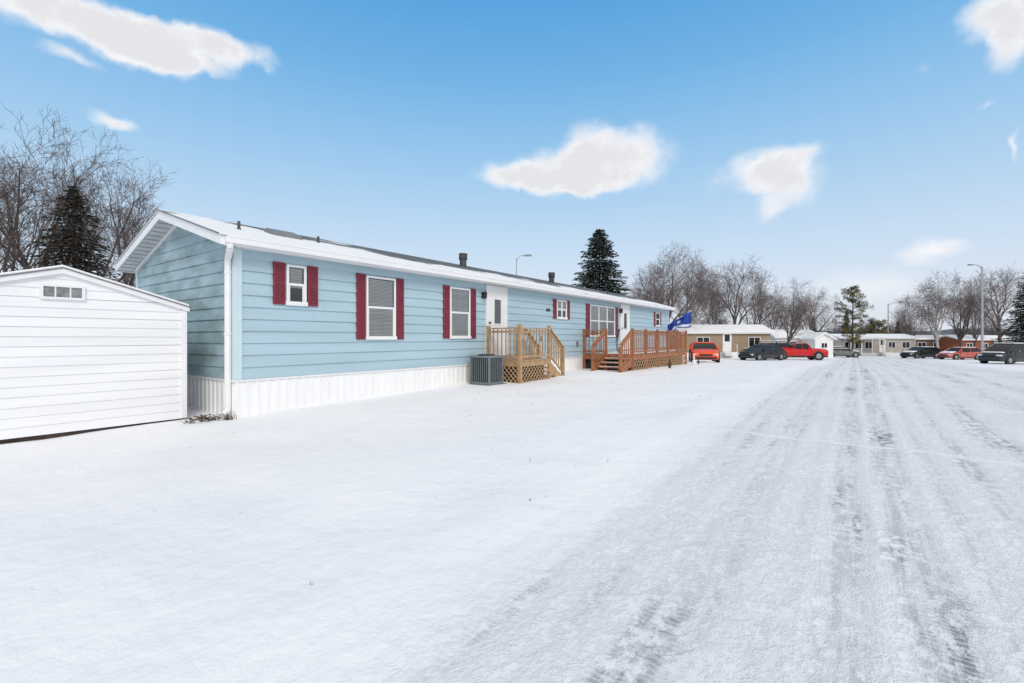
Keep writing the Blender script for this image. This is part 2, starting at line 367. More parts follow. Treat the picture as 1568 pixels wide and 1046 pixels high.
for y0,y1,z0,z1 in doors:
    for a,c,e,f_ in ((y0-.06,y0,z0,z1+.06),(y1,y1+.06,z0,z1+.06),(y0,y1,z1,z1+.06),(y0,y1,z0-.05,z0)): b.box(XF-.02,XF+.06,a,c,e,f_)
    b.box(XF-.02,XF+.034,y0,y1,z0,z1)
    wa,wb,wc,wd=y0+.33,y1-.27,z0+.98,z0+1.72
    for a,c,e,f_ in ((wa-.04,wa,wc-.04,wd+.04),(wb,wb+.04,wc-.04,wd+.04),(wa,wb,wc-.04,wc),(wa,wb,wd,wd+.04)): b.box(XF+.034,XF+.049,a,c,e,f_)
    b2.box(XF+.034,XF+.040,wa,wb,wc,wd)
    for e,f_ in ((z0+.12,z0+.4),(z0+.48,z0+.82)):
        b.box(XF+.034,XF+.042,y0+.15,y1-.15,e,f_)
    b3.tube((XF+.03,y0+.09,z0+1),(XF+.09,y0+.09,z0+1),.028,n=8)
b.obj('doors',WHITE,H,bevel=.003); b2.obj('door_glass',mat('door_pane',(.13,.14,.15),.12,.2,3,spec=.5),H)
for yy in (10.78,20.86):
    b3.box(XF+.02,XF+.05,yy-.05,yy+.05,2.62,2.80); b3.tube((XF+.05,yy,2.78),(XF+.13,yy,2.80),.012); b3.tube((XF+.13,yy,2.60),(XF+.13,yy,2.76),.045,.06,8); b3.tube((XF+.13,yy,2.76),(XF+.13,yy,2.83),.07,.01,8)
b3.box(XF+.02,XF+.034,14.35,14.42,2.40,2.5);b3.box(XF+.02,XF+.034,14.45,14.52,2.40,2.5);b3.box(XF+.02,XF+.034,14.55,14.62,2.40,2.5)
b3.obj('porch_lamps',BLK,H)
b=MB(); b.box(XF+.01,XF+.05,13.9,14.05,1.35,1.5); b.box(XF+.01,XF+.06,16.6,16.75,1.1,1.3); b.obj('outlet_boxes',GREYM,H)
def rz(x): return 4.08-SL*abs(x-XR)
b=MB()
for x,y,h,r in ((-10.0,4.40,.17,.03),(-10.2,6.25,.15,.03)):
    b.tube((x,y,rz(x)-.05),(x,y,rz(x)+h),r,n=8); b.tube((x,y,rz(x)-.03),(x,y,rz(x)+.04),r*1.8,r*1.1,8)
for x,y in ((-11.0,12.2),(-11.0,18.1)):
    b.tube((x,y,rz(x)-.1),(x,y,rz(x)+.24),.12,n=12); b.tube((x,y,rz(x)+.24),(x,y,rz(x)+.27),.155,n=12); b.tube((x,y,rz(x)+.29),(x,y,rz(x)+.45),.15,n=12)
b.tube((-10.3,22.5,rz(-10.3)-.1),(-10.3,22.5,rz(-10.3)+.15),.04,n=8)
b.obj('vent_pipes',mat('vent_grey',(.08,.085,.09),.5,.2,6),H,smooth=True)
b=MB()
def tilt(x,dz): return rz(x)+dz
x0,x1,y0,y1=-10.55,-10.1,5.15,5.85
b.add([(x0,y0,tilt(x0,-.02)),(x1,y0,tilt(x1,-.02)),(x1,y1,tilt(x1,-.02)),(x0,y1,tilt(x0,-.02)),(x0+.04,y0+.04,tilt(x0,.10)),(x1-.04,y0+.04,tilt(x1,.10)),(x1-.04,y1-.04,tilt(x1,.10)),(x0+.04,y1-.04,tilt(x0,.10))],[(0,3,2,1),(4,5,6,7),(0,1,5,4),(1,2,6,5),(2,3,7,6),(3,0,4,7)])
b.obj('roof_vent_box',GREYM,H,bevel=.01)
b=MB(); b.tube((XF,27.2,2.05),(-7.35,27.2,2.98),.016,.012,6); b.obj('flag_pole',WHITE,H)
FLAG=mat('blue_flag_cloth',(.02,.085,.48),.7,.1,4,c2=(.015,.03,.20))
FLAGW=mat('white_flag_cloth',(.75,.77,.82),.7,.05,4)
b=MB(); nu,nv=20,12; vs=[]
for j in range(nv+1):
    for i in range(nu+1):
        u=i/nu; v=j/nv; x=-8.75+u*1.3; z=2.20+u*.74-v*(.66-.17*math.sin(u*5)); yy=27.2+.12*math.sin(u*14+v*2)*(.3+v)
        vs.append((x+.12*v*math.sin(u*9),yy,z))
for j in range(nv):
    for i in range(nu):
        b.add([vs[j*(nu+1)+i],vs[j*(nu+1)+i+1],vs[(j+1)*(nu+1)+i+1],vs[(j+1)*(nu+1)+i]],[(0,1,2,3)],1 if (j in (9,10) or (i in (9,10,11) and 4<=j<=6)) else 0)
b.obj('flag_cloth',[FLAG,FLAGW],H)
# ---------------------------------------------------------------- storage shed
S=empty('storage_shed'); SX=-9.48; SY0,SY1,SM=.12,3.28,1.70; SE,SP=1.97,2.45
b=MB(); b.prism([(SY0+.03,-.1),(SY1-.03,-.1),(SY1-.03,SE-.03),(SM,SP-.04),(SY0+.03,SE-.03)],SX-3.0,SX-.03,axis='x'); b.obj('shed_core',SHEDW,S)
b=MB(); z0=.045; hc2=.142
slp=(SP-SE)/(SM-SY0)
while z0<SP-.06:
    z1=min(z0+hc2,SP-.03)
    def yr(z):
        if z<=SE: return SY0,SY1
        w=(SP-z)/slp; return SM-w,SM+w
    a0,c0=yr(z0);a1,c1=yr(z1); sg1=rng.uniform(-.004,.004); sg2=rng.uniform(-.004,.004)
    b.quad((SX+.014,a0,z0+sg1),(SX+.014,c0,z0+sg2),(SX,c1,z1),(SX,a1,z1)); b.quad((SX-.01,a0,z0+sg1),(SX-.01,c0,z0+sg2),(SX+.014,c0,z0+sg2),(SX+.014,a0,z0+sg1))
    z0=z1 if z1==SP-.03 else z0+hc2
b.box(SX-.02,SX+.03,SY1-.06,SY1+.02,.05,SE-.04)
b.obj('shed_siding',SHEDW,S)
b=MB(); b.box(SX-3,SX+.003,SY0,SY1,-.12,.04); b.obj('shed_sill',mat('dark_sill',(.06,.045,.04),.9,.3,5),S)
b=MB()
def rpoly(dz0,dz1,ov):
    return [(SY0-ov,SE-slp*ov+dz0),(SM,SP+dz0),(SY1+ov,SE-slp*ov+dz0),(SY1+ov,SE-slp*ov+dz1),(SM,SP+dz1),(SY0-ov,SE-slp*ov+dz1)]
def chev(b,poly,x0,x1,mi=0):
    vs=[(x0,a,c) for a,c in poly]+[(x1,a,c) for a,c in poly]
    b.add(vs,[(0,1,4,5),(1,2,3,4),(6,11,10,7),(7,10,9,8),(0,6,7,1),(1,7,8,2),(3,9,10,4),(4,10,11,5),(2,8,9,3),(0,5,11,6)],mi)
chev(b,rpoly(-.05,.02,.05),SX-3.05,SX+.06); b.obj('shed_fascia',WHITE,S)
b=MB(); chev(b,rpoly(.022,.036,.07),SX-3.1,SX+.075); b.obj('shed_drip_edge',GREYM,S)
b=MB(); chev(b,rpoly(.037,.075,.05),SX-3.08,SX+.055); b.obj('shed_roof_snow',SNOW,S,bevel=.012)
b=MB(); y0,y1,z0,z1=1.46,1.95,2.01,2.23
b.box(SX,SX+.04,y0,y1,z0,z0+.035);b.box(SX,SX+.04,y0,y1,z1-.035,z1);b.box(SX,SX+.04,y0,y0+.035,z0+.035,z1-.035);b.box(SX,SX+.04,y1-.035,y1,z0+.035,z1-.035)
for k in (1,2): ym=y0+(y1-y0)*k/3; b.box(SX,SX+.035,ym-.008,ym+.008,z0+.035,z1-.035)
b.obj('shed_window_frame',WHITE,S); b=MB(); b.box(SX-.02,SX+.022,y0+.035,y1-.035,z0+.035,z1-.035); b.obj('shed_window_pane',mat('hazy_pane',(.30,.32,.33),.15,.25,14),S)
# ---------------------------------------------------------------- air conditioner
A=empty('air_conditioner'); x0,x1,y0,y1,z0,z1=-8.72,-8.02,9.95,10.58,.16,.95
b=MB(); b.box(x0+.04,x1-.04,y0+.04,y1-.04,z0+.05,z1-.06); b.obj('coil',DARK,A)
b=MB(); b.box(x0,x1,y0,y1,z1-.06,z1); b.box(x0,x1,y0,y1,z0,z0+.06)
for xx in (x0,x1-.04):
    for yy in (y0,y1-.04): b.box(xx,xx+.04,yy,yy+.04,z0+.06,z1-.06)
k=x0+.07
while k<x1-.05: b.box(k,k+.012,y0+.003,y0+.03,z0+.06,z1-.06); b.box(k,k+.012,y1-.03,y1-.003,z0+.06,z1-.06); k+=.075
k=y0+.07
while k<y1-.05: b.box(x1-.03,x1-.003,k,k+.012,z0+.06,z1-.06); b.box(x0+.003,x0+.03,k,k+.012,z0+.06,z1-.06); k+=.075
b.obj('louvre_cabinet',mat('ac_cabinet',(.20,.23,.25),.45,.1,5),A); b=MB(); b.tube((-8.37,10.26,z1),(-8.37,10.26,z1+.035),.27,.22,20); b.obj('fan_guard',BLK,A)
b=MB(); b.box(x0-.08,x1+.08,y0-.08,y1+.08,.02,.158); b.obj('pad',GREYM,A)
# ---------------------------------------------------------------- wooden porches
def post(b,x,y,z0,z1,w=.045): b.box(x-w,x+w,y-w,y+w,z0,z1)
def rail(b,p,q,zf,h=.92,step=.125,bw=.018):
    p=Vector((p[0],p[1],zf[0]));q=Vector((q[0],q[1],zf[1])); L=(q-p).length; d=(q-p)/L
    side=Vector((-d.y,d.x,0)).normalized()
    for z,w,t in ((h,.06,.02),(h-.10,.02,.03),(.1,.02,.03)):
        vs=[]
        for e in (p,q):
            for sx,sz in ((-1,-1),(1,-1),(1,1),(-1,1)): vs.append(e+side*w*sx+Vector((0,0,z+t*sz)))
        b.add(vs,[(0,1,5,4),(1,2,6,5),(2,3,7,6),(3,0,4,7),(3,2,1,0),(4,5,6,7)])
    n=int(L/step)
    for i in range(1,n):
        c=p+(q-p)*(i/n); b.box(c.x-bw,c.x+bw,c.y-bw,c.y+bw,c.z+.06,c.z+h-.03)
def lattice(b,fix,a0,a1,z0,z1,axis='x',step=.12,r=.016):
    Hh=z1-z0
    c=a0-Hh
    while c<a1:
        for sg in (1,-1):
            s0,s1=(c,z0),(c+Hh,z1)
            if sg<0: s0,s1=(c,z1),(c+Hh,z0)
            (ua,za),(ub,zb)=s0,s1
            if ua<a0: t=(a0-ua)/(ub-ua); ua,za=a0,za+(zb-za)*t
            if ub>a1: t=(a1-ua)/(ub-ua); ub,zb=a1,za+(zb-za)*t
            if ub-ua<.01: continue
            off=.006*sg
            if axis=='x': b.tube((fix+off,ua,za),(fix+off,ub,zb),r,n=4)
            else: b.tube((ua,fix+off,za),(ub,fix+off,zb),r,n=4)
        c+=step
P=empty('small_wooden_porch'); b=MB(); X0,X1,Ya,Yb,ZF=-8.9,-7.72,10.97,12.55,.80
for y in frange(Ya-.04,Yb+.06,.145): b.box(X0,X1+.06,y+.004,y+.138,ZF-.035,ZF)
b.box(X1-.0,X1+.038,Ya-.02,Yb+.05,ZF-.19,ZF-.037); b.box(X0,X1,Ya-.04,Ya-.002,ZF-.19,ZF-.037)
post(b,X0+.03,Ya,.0,ZF+1.0); post(b,X1,Ya,.0,ZF+1.04,.05); post(b,X1,Yb,0,ZF+1.02); post(b,X0+.03,Yb,0,ZF+1.0); post(b,X1,13.42,0,.2+.95); post(b,X0+.25,13.42,0,.2+.95)
rail(b,(X0+.07,Ya),(X1-.04,Ya),(ZF,ZF),step=.15,bw=.015); rail(b,(X1,Ya+.05),(X1,Yb-.05),(ZF,ZF),step=.155,bw=.015); rail(b,(X1,Yb+.03),(X1,13.40),(ZF,.22),step=.16,bw=.015); rail(b,(X0+.25,Yb+.03),(X0+.25,13.40),(ZF,.22),step=.16,bw=.015)
for i in range(4):
    z=ZF-.15*(i+1); y=Yb+.05+.22*i; b.box(X0+.28,X1-.06,y,y+.25,z-.035,z)
for xx in (X0+.27,X1-.05):
    b.add([(xx,Yb,ZF-.04),(xx,13.4,.2),(xx,13.4,.02),(xx,Yb,ZF-.4),(xx+.035,Yb,ZF-.04),(xx+.035,13.4,.2),(xx+.035,13.4,.02),(xx+.035,Yb,ZF-.4)],[(0,1,2,3),(7,6,5,4),(0,4,5,1),(3,2,6,7)])
lattice(b,X1+.02,Ya+.05,Yb-.05,.12,ZF-.2,step=.16); lattice(b,Ya-.02,X0+.08,X1-.05,.1,ZF-.2,axis='y',step=.15)
b.obj('porch_frame_and_rails',WOODT,P)
b=MB(); b.box(X0+.1,X1-.12,Ya+.1,Yb-.1,.0,ZF-.04); b.obj('under_porch_shade_block',DARK,P)  # solid block, coloured dark to stand for the shade under the porch
D=empty('wooden_deck'); b=MB(); X0,X1,Ya,Yb,ZF=-8.93,-6.85,17.2,24.2,.80
for y in frange(Ya-.04,Yb+.08,.145): b.box(X0,X1+.06,y+.004,y+.138,ZF-.035,ZF)
b.box(X1,X1+.038,Ya-.02,Yb+.05,ZF-.22,ZF-.037); b.box(X0,X1,Ya-.04,Ya-.002,ZF-.22,ZF-.037); b.box(X0,X1,Yb+.05,Yb+.08,ZF-.22,ZF-.037)
SXl=-7.95
for x,y in ((X0+.04,Ya),(SXl,Ya),(X1,Ya),(X1,18.6),(X1,20),(X1,21.4),(X1,22.8),(X1,Yb),(X0+.04,Yb)): post(b,x,y,0,ZF+1.0)
rail(b,(X0+.08,Ya),(SXl-.04,Ya),(ZF,ZF),step=.15,bw=.015)
ys=[Ya,18.6,20,21.4,22.8,Yb]
for a,c in zip(ys,ys[1:]): rail(b,(X1,a+.05),(X1,c-.05),(ZF,ZF),step=.17,bw=.013)
rail(b,(X0+.08,Yb),(X1-.05,Yb),(ZF,ZF),step=.2,bw=.013)
for xx in (SXl,X1):
    post(b,xx,16.05,0,1.12); rail(b,(xx,16.08),(xx,Ya-.05),(.26,ZF),step=.18,bw=.014)
    b.add([(xx-.02,Ya,ZF-.04),(xx-.02,15.95,.24),(xx-.02,15.95,.06),(xx-.02,Ya,ZF-.4),(xx+.02,Ya,ZF-.04),(xx+.02,15.95,.24),(xx+.02,15.95,.06),(xx+.02,Ya,ZF-.4)],[(0,1,2,3),(7,6,5,4),(0,4,5,1),(3,2,6,7)])
b.obj('deck_frame_and_rails',WOODR,D)
b=MB(); lattice(b,X1+.018,Ya+.05,Yb-.05,.08,ZF-.23,step=.26,r=.018); b.obj('deck_lattice',WOODT,D)
b=MB(); b.box(X0+.1,X1-.15,Ya+.1,Yb-.1,-.1,ZF-.04); b.obj('under_deck_shade_block',DARK,D)  # dark-coloured fill behind the lattice, painted in as the deck's underside shade
b=MB()
for i in range(4):
    z=ZF-.15*(i+1); y=Ya-.05-.27*i; b.box(SXl+.03,X1-.03,y-.27,y,z-.04,z)
b.obj('stair_treads',WOODR,D)
b=MB()
for i in range(4):
    z=ZF-.15*(i+1); y=Ya-.05-.27*i; b.box(SXl+.06,X1-.06,y-.20,y-.03,z,z+.018)
b.box(X0+.3,X1-.2,Ya+.2,Yb-.2,ZF+.001,ZF+.02)
b.obj('deck_snow',SNOW,D,bevel=.006)
C=empty('patio_chair',(-8.2,18.35,ZF+.02),R_(-60)); b=MB()
for sx in (-.24,.24):
    b.tube((sx,-.22,0),(sx,-.24,.62),.014); b.tube((sx,.24,0),(sx,.18,.45),.014); b.tube((sx,.18,.45),(sx,.30,1.0),.014); b.tube((sx,-.24,.62),(sx,.22,.64),.018)
for k in range(8): b.box(-.24,.24,-.22+k*.055,-.18+k*.055,.43,.445)
for k in range(9): z=.5+k*.055; yy=.19+.10*(z-.45)/.55; b.box(-.23,.23,yy,yy+.012,z,z+.04)
b.obj('chair_frame',BLK,C)
def ornament(x,y,h,m):
    e=empty('garden_statue',(x,y,g(x,y)),.5); b=MB(); pr=[(0,.10),(.15,.15),(.35,.17),(.55,.12),(.66,.07),(.72,.10),(.84,.11),(.94,.07),(1,.01)]
    for (a,r),(c,q) in zip(pr,pr[1:]): b.tube((0,0,a*h),(0,0,c*h),r*h,q*h,12,cap=False)
    b.tube((.05*h,.04*h,.92*h),(.07*h,.05*h,1.15*h),.03*h,.01*h,6); b.tube((-.05*h,.04*h,.92*h),(-.07*h,.05*h,1.15*h),.03*h,.01*h,6)
    b.tube((.12*h,0,.5*h),(.2*h,-.05*h,.3*h),.05*h,.03*h,6); b.tube((-.12*h,0,.5*h),(-.2*h,-.05*h,.3*h),.05*h,.03*h,6)
    b.obj('figure',m,e,smooth=True)
ornament(-6.2,19.6,.38,BRN); ornament(-6.3,23.6,.42,WHITE); ornament(-6.3,24.4,.3,BRN)
# ---------------------------------------------------------------- trees
def bare_mesh(name,seed,Ht,levels=5,spread=1.0,droop=0,counts=(7,6,6,5,3),lens=(.30,.36,.22,.13,.075,.045),mats=None,rmin=.008,fork=.5,thick=.019):
    rg=random.Random(seed); b=MB()
    def grow(p,d,L,r,lev):
        ns=(5,5,4,3,2,2)[lev]; sd=(8,6,4,3,3,3)[lev]; pts=[p]; ds=[d]; rr=[r]
        for i in range(ns):
            w=(.06,.16,.2,.25,.3,.3)[lev]
            tr=(.0,.10,.06,.05,.03,.0)[lev]-(droop*(lev-2)*.12 if lev>2 else 0)
            d=(d+Vector((rg.gauss(0,w),rg.gauss(0,w),rg.gauss(0,w)*.7+tr))).normalized()
            p=p+d*L/ns; pts.append(p); ds.append(d); rr.append(max(rmin*.7,r*(1-(.45 if lev==0 else .72)*(i+1)/ns)))
        for i in range(ns): b.tube(pts[i],pts[i+1],rr[i],rr[i+1],sd,mi=0 if lev<3 else 1,cap=False)
        if lev>=levels: return
        n=counts[lev]; az=rg.uniform(0,6.28)
        for k in range(n):
            t=(fork+(1-fork)*(k+.6)/n) if lev==0 else (.22+.78*(k+rg.random())/n)
            t=min(t,.999); f=t*ns; i=int(f); q=pts[i].lerp(pts[i+1],f-i); dd=ds[i+1]
            az+=2.4+rg.uniform(-.4,.4)
            u=dd.cross(Vector((0,0,1)) if abs(dd.z)<.9 else Vector((1,0,0))).normalized(); w=dd.cross(u)
            ang=rg.uniform(.4,.85)*spread*(1.05 if lev else .95)
            if lev==0 and k==n-1: ang*=.3
            nd=(dd*math.cos(ang)+(u*math.cos(az)+w*math.sin(az))*math.sin(ang)).normalized()
            Lc=Ht*lens[lev+1]*rg.uniform(.7,1.2)*(1.15-.45*t if lev else 1)
            grow(q,nd,Lc,max(rmin,rr[i]*(.62 if lev==0 else .5)),lev+1)
    grow(Vector((0,0,-.2)),Vector((0,0,1)),Ht*lens[0],Ht*thick,0)
    mz=max(v[2] for v in b.v); k=Ht/mz; b.v=[(x*k,y*k,z*k) for x,y,z in b.v]
    me=bpy.data.meshes.new(name); me.from_pydata(b.v,[],b.f)
    for m in mats or [BARK,TWIG]: me.materials.append(m)
    me.polygons.foreach_set('material_index',b.m); me.update(); return me,b
def place(name,me,s,d,Ht,base,rot=0,wide=1):
    x,y=at(s,d); o=bpy.data.objects.new(name,me); scene.collection.objects.link(o)
    k=Ht/base; o.location=(x,y,g(x,y)); o.scale=(k*wide,k*wide,k); o.rotation_euler=(0,0,rot); return o
V=[bare_mesh('bare_a',1,12)[0],bare_mesh('bare_b',2,12,spread=.85,counts=(6,6,5,5,3))[0],bare_mesh('bare_c',3,12,spread=1.15,fork=.35)[0],bare_mesh('bare_d',8,12,spread=.75,fork=.3,mats=[BARK2,TWIG],counts=(6,6,5,5,3))[0]]
# open-crowned, big-limbed trees for the left side
VL=[bare_mesh('open_a',21,16,spread=.85,fork=.3,counts=(6,6,5,4,3),lens=(.32,.44,.25,.14,.08,.045),mats=[BARK2,TWIG2],rmin=.011,thick=.020)[0],
    bare_mesh('open_b',22,16,spread=.78,fork=.25,counts=(6,6,5,4,3),lens=(.28,.46,.25,.14,.08,.045),mats=[BARK,TWIG2],rmin=.011,thick=.019)[0]]
BI=bare_mesh('birch',5,12,spread=.8,droop=1,mats=[BIRCH,TWIG],counts=(8,6,6,5,2))[0]
def S_(px): return (px-784)/720
for px,d,h,v,w in ((-75,36,17,0,.9),(10,40,20.4,1,.9),(75,42,20.8,0,.8),(150,42,19.0,1,.85),(190,44,17.4,0,.75),(232,52,14.5,1,.85)):
    place('bare_tree',VL[v],S_(px),d,h,16,px*.37,w)
for px,d,h,v,w in ((1022,50,12.6,0,.85),(1120,56,11.9,1,.9),(1150,64,12.0,3,.8),(1205,56,9.6,2,.8),(1240,66,10,0,.8),(985,60,12,2,.8),(1470,68,12.2,3,.8),(1492,74,12.5,0,.7),(1535,76,15.5,1,.8),(1400,80,10.5,2,.8),(1185,75,10.5,1,.8),(1085,62,11,2,.7)):
    place('bare_tree',V[v],S_(px),d,h,12,px*.37,w)
for px,d,h in ((1438,62,12.2),(1052,54,12.5)): place('birch_tree',BI,S_(px),d,h,12,px*.2,.75)
def spruce(name,seed,Ht,R,s,d,mats,dens=1.0,start=.05,pw=.85):
    rg=random.Random(seed); b=MB(); b.tube((0,0,-.2),(0,0,Ht*.97),Ht*.014,.02,8,mi=2)
    z=Ht*start
    while z<Ht*.985:
        t=z/Ht; n=int(11*dens*(1-.45*t)); a0=rg.uniform(0,6.3)
        for k in range(n):
            a=a0+6.283*k/n+rg.gauss(0,.2); L=max(.12,R*(1-t)**pw*rg.uniform(.72,1.12)+.08)
            dr=Vector((math.cos(a),math.sin(a),0)); up=.25 if t>.75 else -.02
            p0=Vector((0,0,z)); b.tube(p0,p0+dr*L*.8+Vector((0,0,up*L*.6-.1*L)),.02,.008,3,mi=2,cap=False)
            m=max(3,int(L/.11*dens))
            for i in range(m):
                u=(i+.5)/m; u=.15+.85*u; c=p0+dr*L*u+Vector((0,0,up*L*u*.8-.22*L*u*u+.12*L*u**4))
                wd=.34*L*(1-u*.6)+.06
                for q in range(3):
                    off=rg.uniform(-wd,wd); tn=Vector((-dr.y,dr.x,0)); pc=c+tn*off+Vector((0,0,rg.uniform(-.06,.05)-abs(off)*.25))
                    dd=(dr*rg.uniform(.3,1)+tn*math.copysign(rg.uniform(.2,.8),off)+Vector((0,0,rg.uniform(-.5,.15)))).normalized()
                    sd=dd.cross(Vector((rg.gauss(0,.5),rg.gauss(0,.5),1))).normalized(); l=rg.uniform(.12,.26); ww=rg.uniform(.035,.075)
                    b.add([pc-dd*l-sd*ww*.4,pc+sd*ww-dd*l*.1,pc+dd*l,pc-sd*ww],[(0,1,2,3)],0 if rg.random()<.68 else 1)
        z+=Ht*.017*(1.2-.5*t)+.05
    o=b.obj(name,mats,None); x,y=at(s,d); o.location=(x,y,g(x,y)); return o
spruce('spruce_tree',11,12.5,4.9,S_(918),45,[ND1,ND2,BARK2],1.1,start=.2,pw=.72)
spruce('spruce_tree',12,12.2,4.4,S_(113),33,[NB1,NB2,BARK2],.8,start=.15,pw=.8)
spruce('spruce_tree',13,12.9,4.6,S_(1590),56,[ND1,ND2,BARK2],1.0)
spruce('spruce_tree',14,8,2,S_(1296),88,[ND1,ND2,BARK2],.7); spruce('spruce_tree',15,6.5,1.6,S_(1335),92,[ND1,ND2,BARK2],.7); spruce('spruce_tree',16,6.5,1.9,S_(1375),95,[ND1,ND2,BARK2],.7)
spruce('spruce_tree',17,7,1.8,S_(1245),90,[ND1,ND2,BARK2],.7)
def pine(name,seed,Ht,R,s,d,nb=46):
    rg=random.Random(seed); b=MB(); b.tube((0,0,-.2),(.1,0,Ht*.96),Ht*.016,.03,8,mi=2)
    for k in range(nb):
        t=.2+.79*k/(nb-1); z=Ht*t; a=k*2.4+rg.gauss(0,.3); L=R*math.sin(math.pi*min(1,(1.06-t)*.95))**.7*rg.uniform(.55,1.1)+.1
        e=Vector((math.cos(a)*L,math.sin(a)*L,z+L*.25)); b.tube((0,0,z),e,.04,.015,4,mi=2,cap=False)
        mm=0 if rg.random()<.55 else 1
        for j in range(4):
            c=Vector((0,0,z)).lerp(e,.4+.2*j)+Vector((rg.gauss(0,.15),rg.gauss(0,.15),rg.gauss(0,.1)))
            for q in range(60):
                dv=Vector((rg.gauss(0,1),rg.gauss(0,1),rg.gauss(0,.8)+.3)).normalized(); c2=c+dv*rg.uniform(.05,.3); sd=dv.cross(Vector((rg.gauss(0,1),rg.gauss(0,1),rg.gauss(0,1)))).normalized()*.03
                b.add([c2-sd,c2+sd,c2+dv*.2],[(0,1,2)],mm if rg.random()<.8 else 1-mm)
    o=b.obj(name,[NP1,NP2,BARK2]); x,y=at(s,d); o.location=(x,y,g(x,y))
pine('pine_tree',3,9.4,1.9,S_(1305),64,38)
pine('pine_tree',6,5.5,2.6,S_(1345),80,30)
def mass(name,seed,cells,mats,count_low=(6,5,5,4),rmin=.02):
    rg=random.Random(seed); src=[bare_mesh('tmp',30+k,10,levels=4,counts=count_low+(3,),rmin=rmin,fork=.15,spread=.9)[1] for k in range(3)]
    V_=[];F_=[];Mi=[]
    for (x,y,h) in cells:
        sb=rg.choice(src); a=rg.uniform(0,6.3); ca,sa=math.cos(a),math.sin(a); k=h/10; o=len(V_); zz=g(x,y)
        V_.extend([((vx*ca-vy*sa)*k+x,(vx*sa+vy*ca)*k+y,vz*k+zz) for vx,vy,vz in sb.v]); F_.extend([tuple(i+o for i in f) for f in sb.f]); Mi.extend(sb.m)
    me=bpy.data.meshes.new(name); me.from_pydata(V_,[],F_)
    for m in mats: me.materials.append(m)
    me.polygons.foreach_set('material_index',Mi); me.update(); ob=bpy.data.objects.new(name,me); scene.collection.objects.link(ob)
rg=random.Random(77); cells=[]
for k in range(36):
    px=rg.uniform(-250,230); d=rg.uniform(46,62); x,y=at(S_(px),d); cells.append((x,y,rg.uniform(6,9)))
mass('woods_thicket',1,cells,[BARK2,mat('red_brown_brush',(.15,.085,.072),.9,.2,.3)],rmin=.014)
cells=[]
for k in range(60):
    px=rg.uniform(940,1800); d=rg.uniform(100,150); x,y=at(S_(px),d); cells.append((x,y,rg.uniform(6,9.5)))
mass('distant_treeline',2,cells,[BARK2,mat('distant_twigs',(.18,.155,.16),.9,.2,.1)])
b=MB(); vs=[]; n=90
for i in range(n+1):
    s=-1.9+4.2*i/n
    for d,hh in ((150,0),(165,.55),(190,1),(260,.9)):
        x,y=at(s,d); top=4.2+1.6*mnoise.noise(Vector((i*.35,0,0)))+1.0*mnoise.noise(Vector((i*1.9,4,0)))
        vs.append((x,y,-2.2+hh*(top+2.2)))
b.add(vs,[(i*4+j,i*4+4+j,i*4+5+j,i*4+1+j) for i in range(n) for j in range(3)]); b.obj('wooded_hill',mat('winter_woods',(.17,.165,.18),.95,.25,.12,bump=.6,bscale=.8),smooth=True)
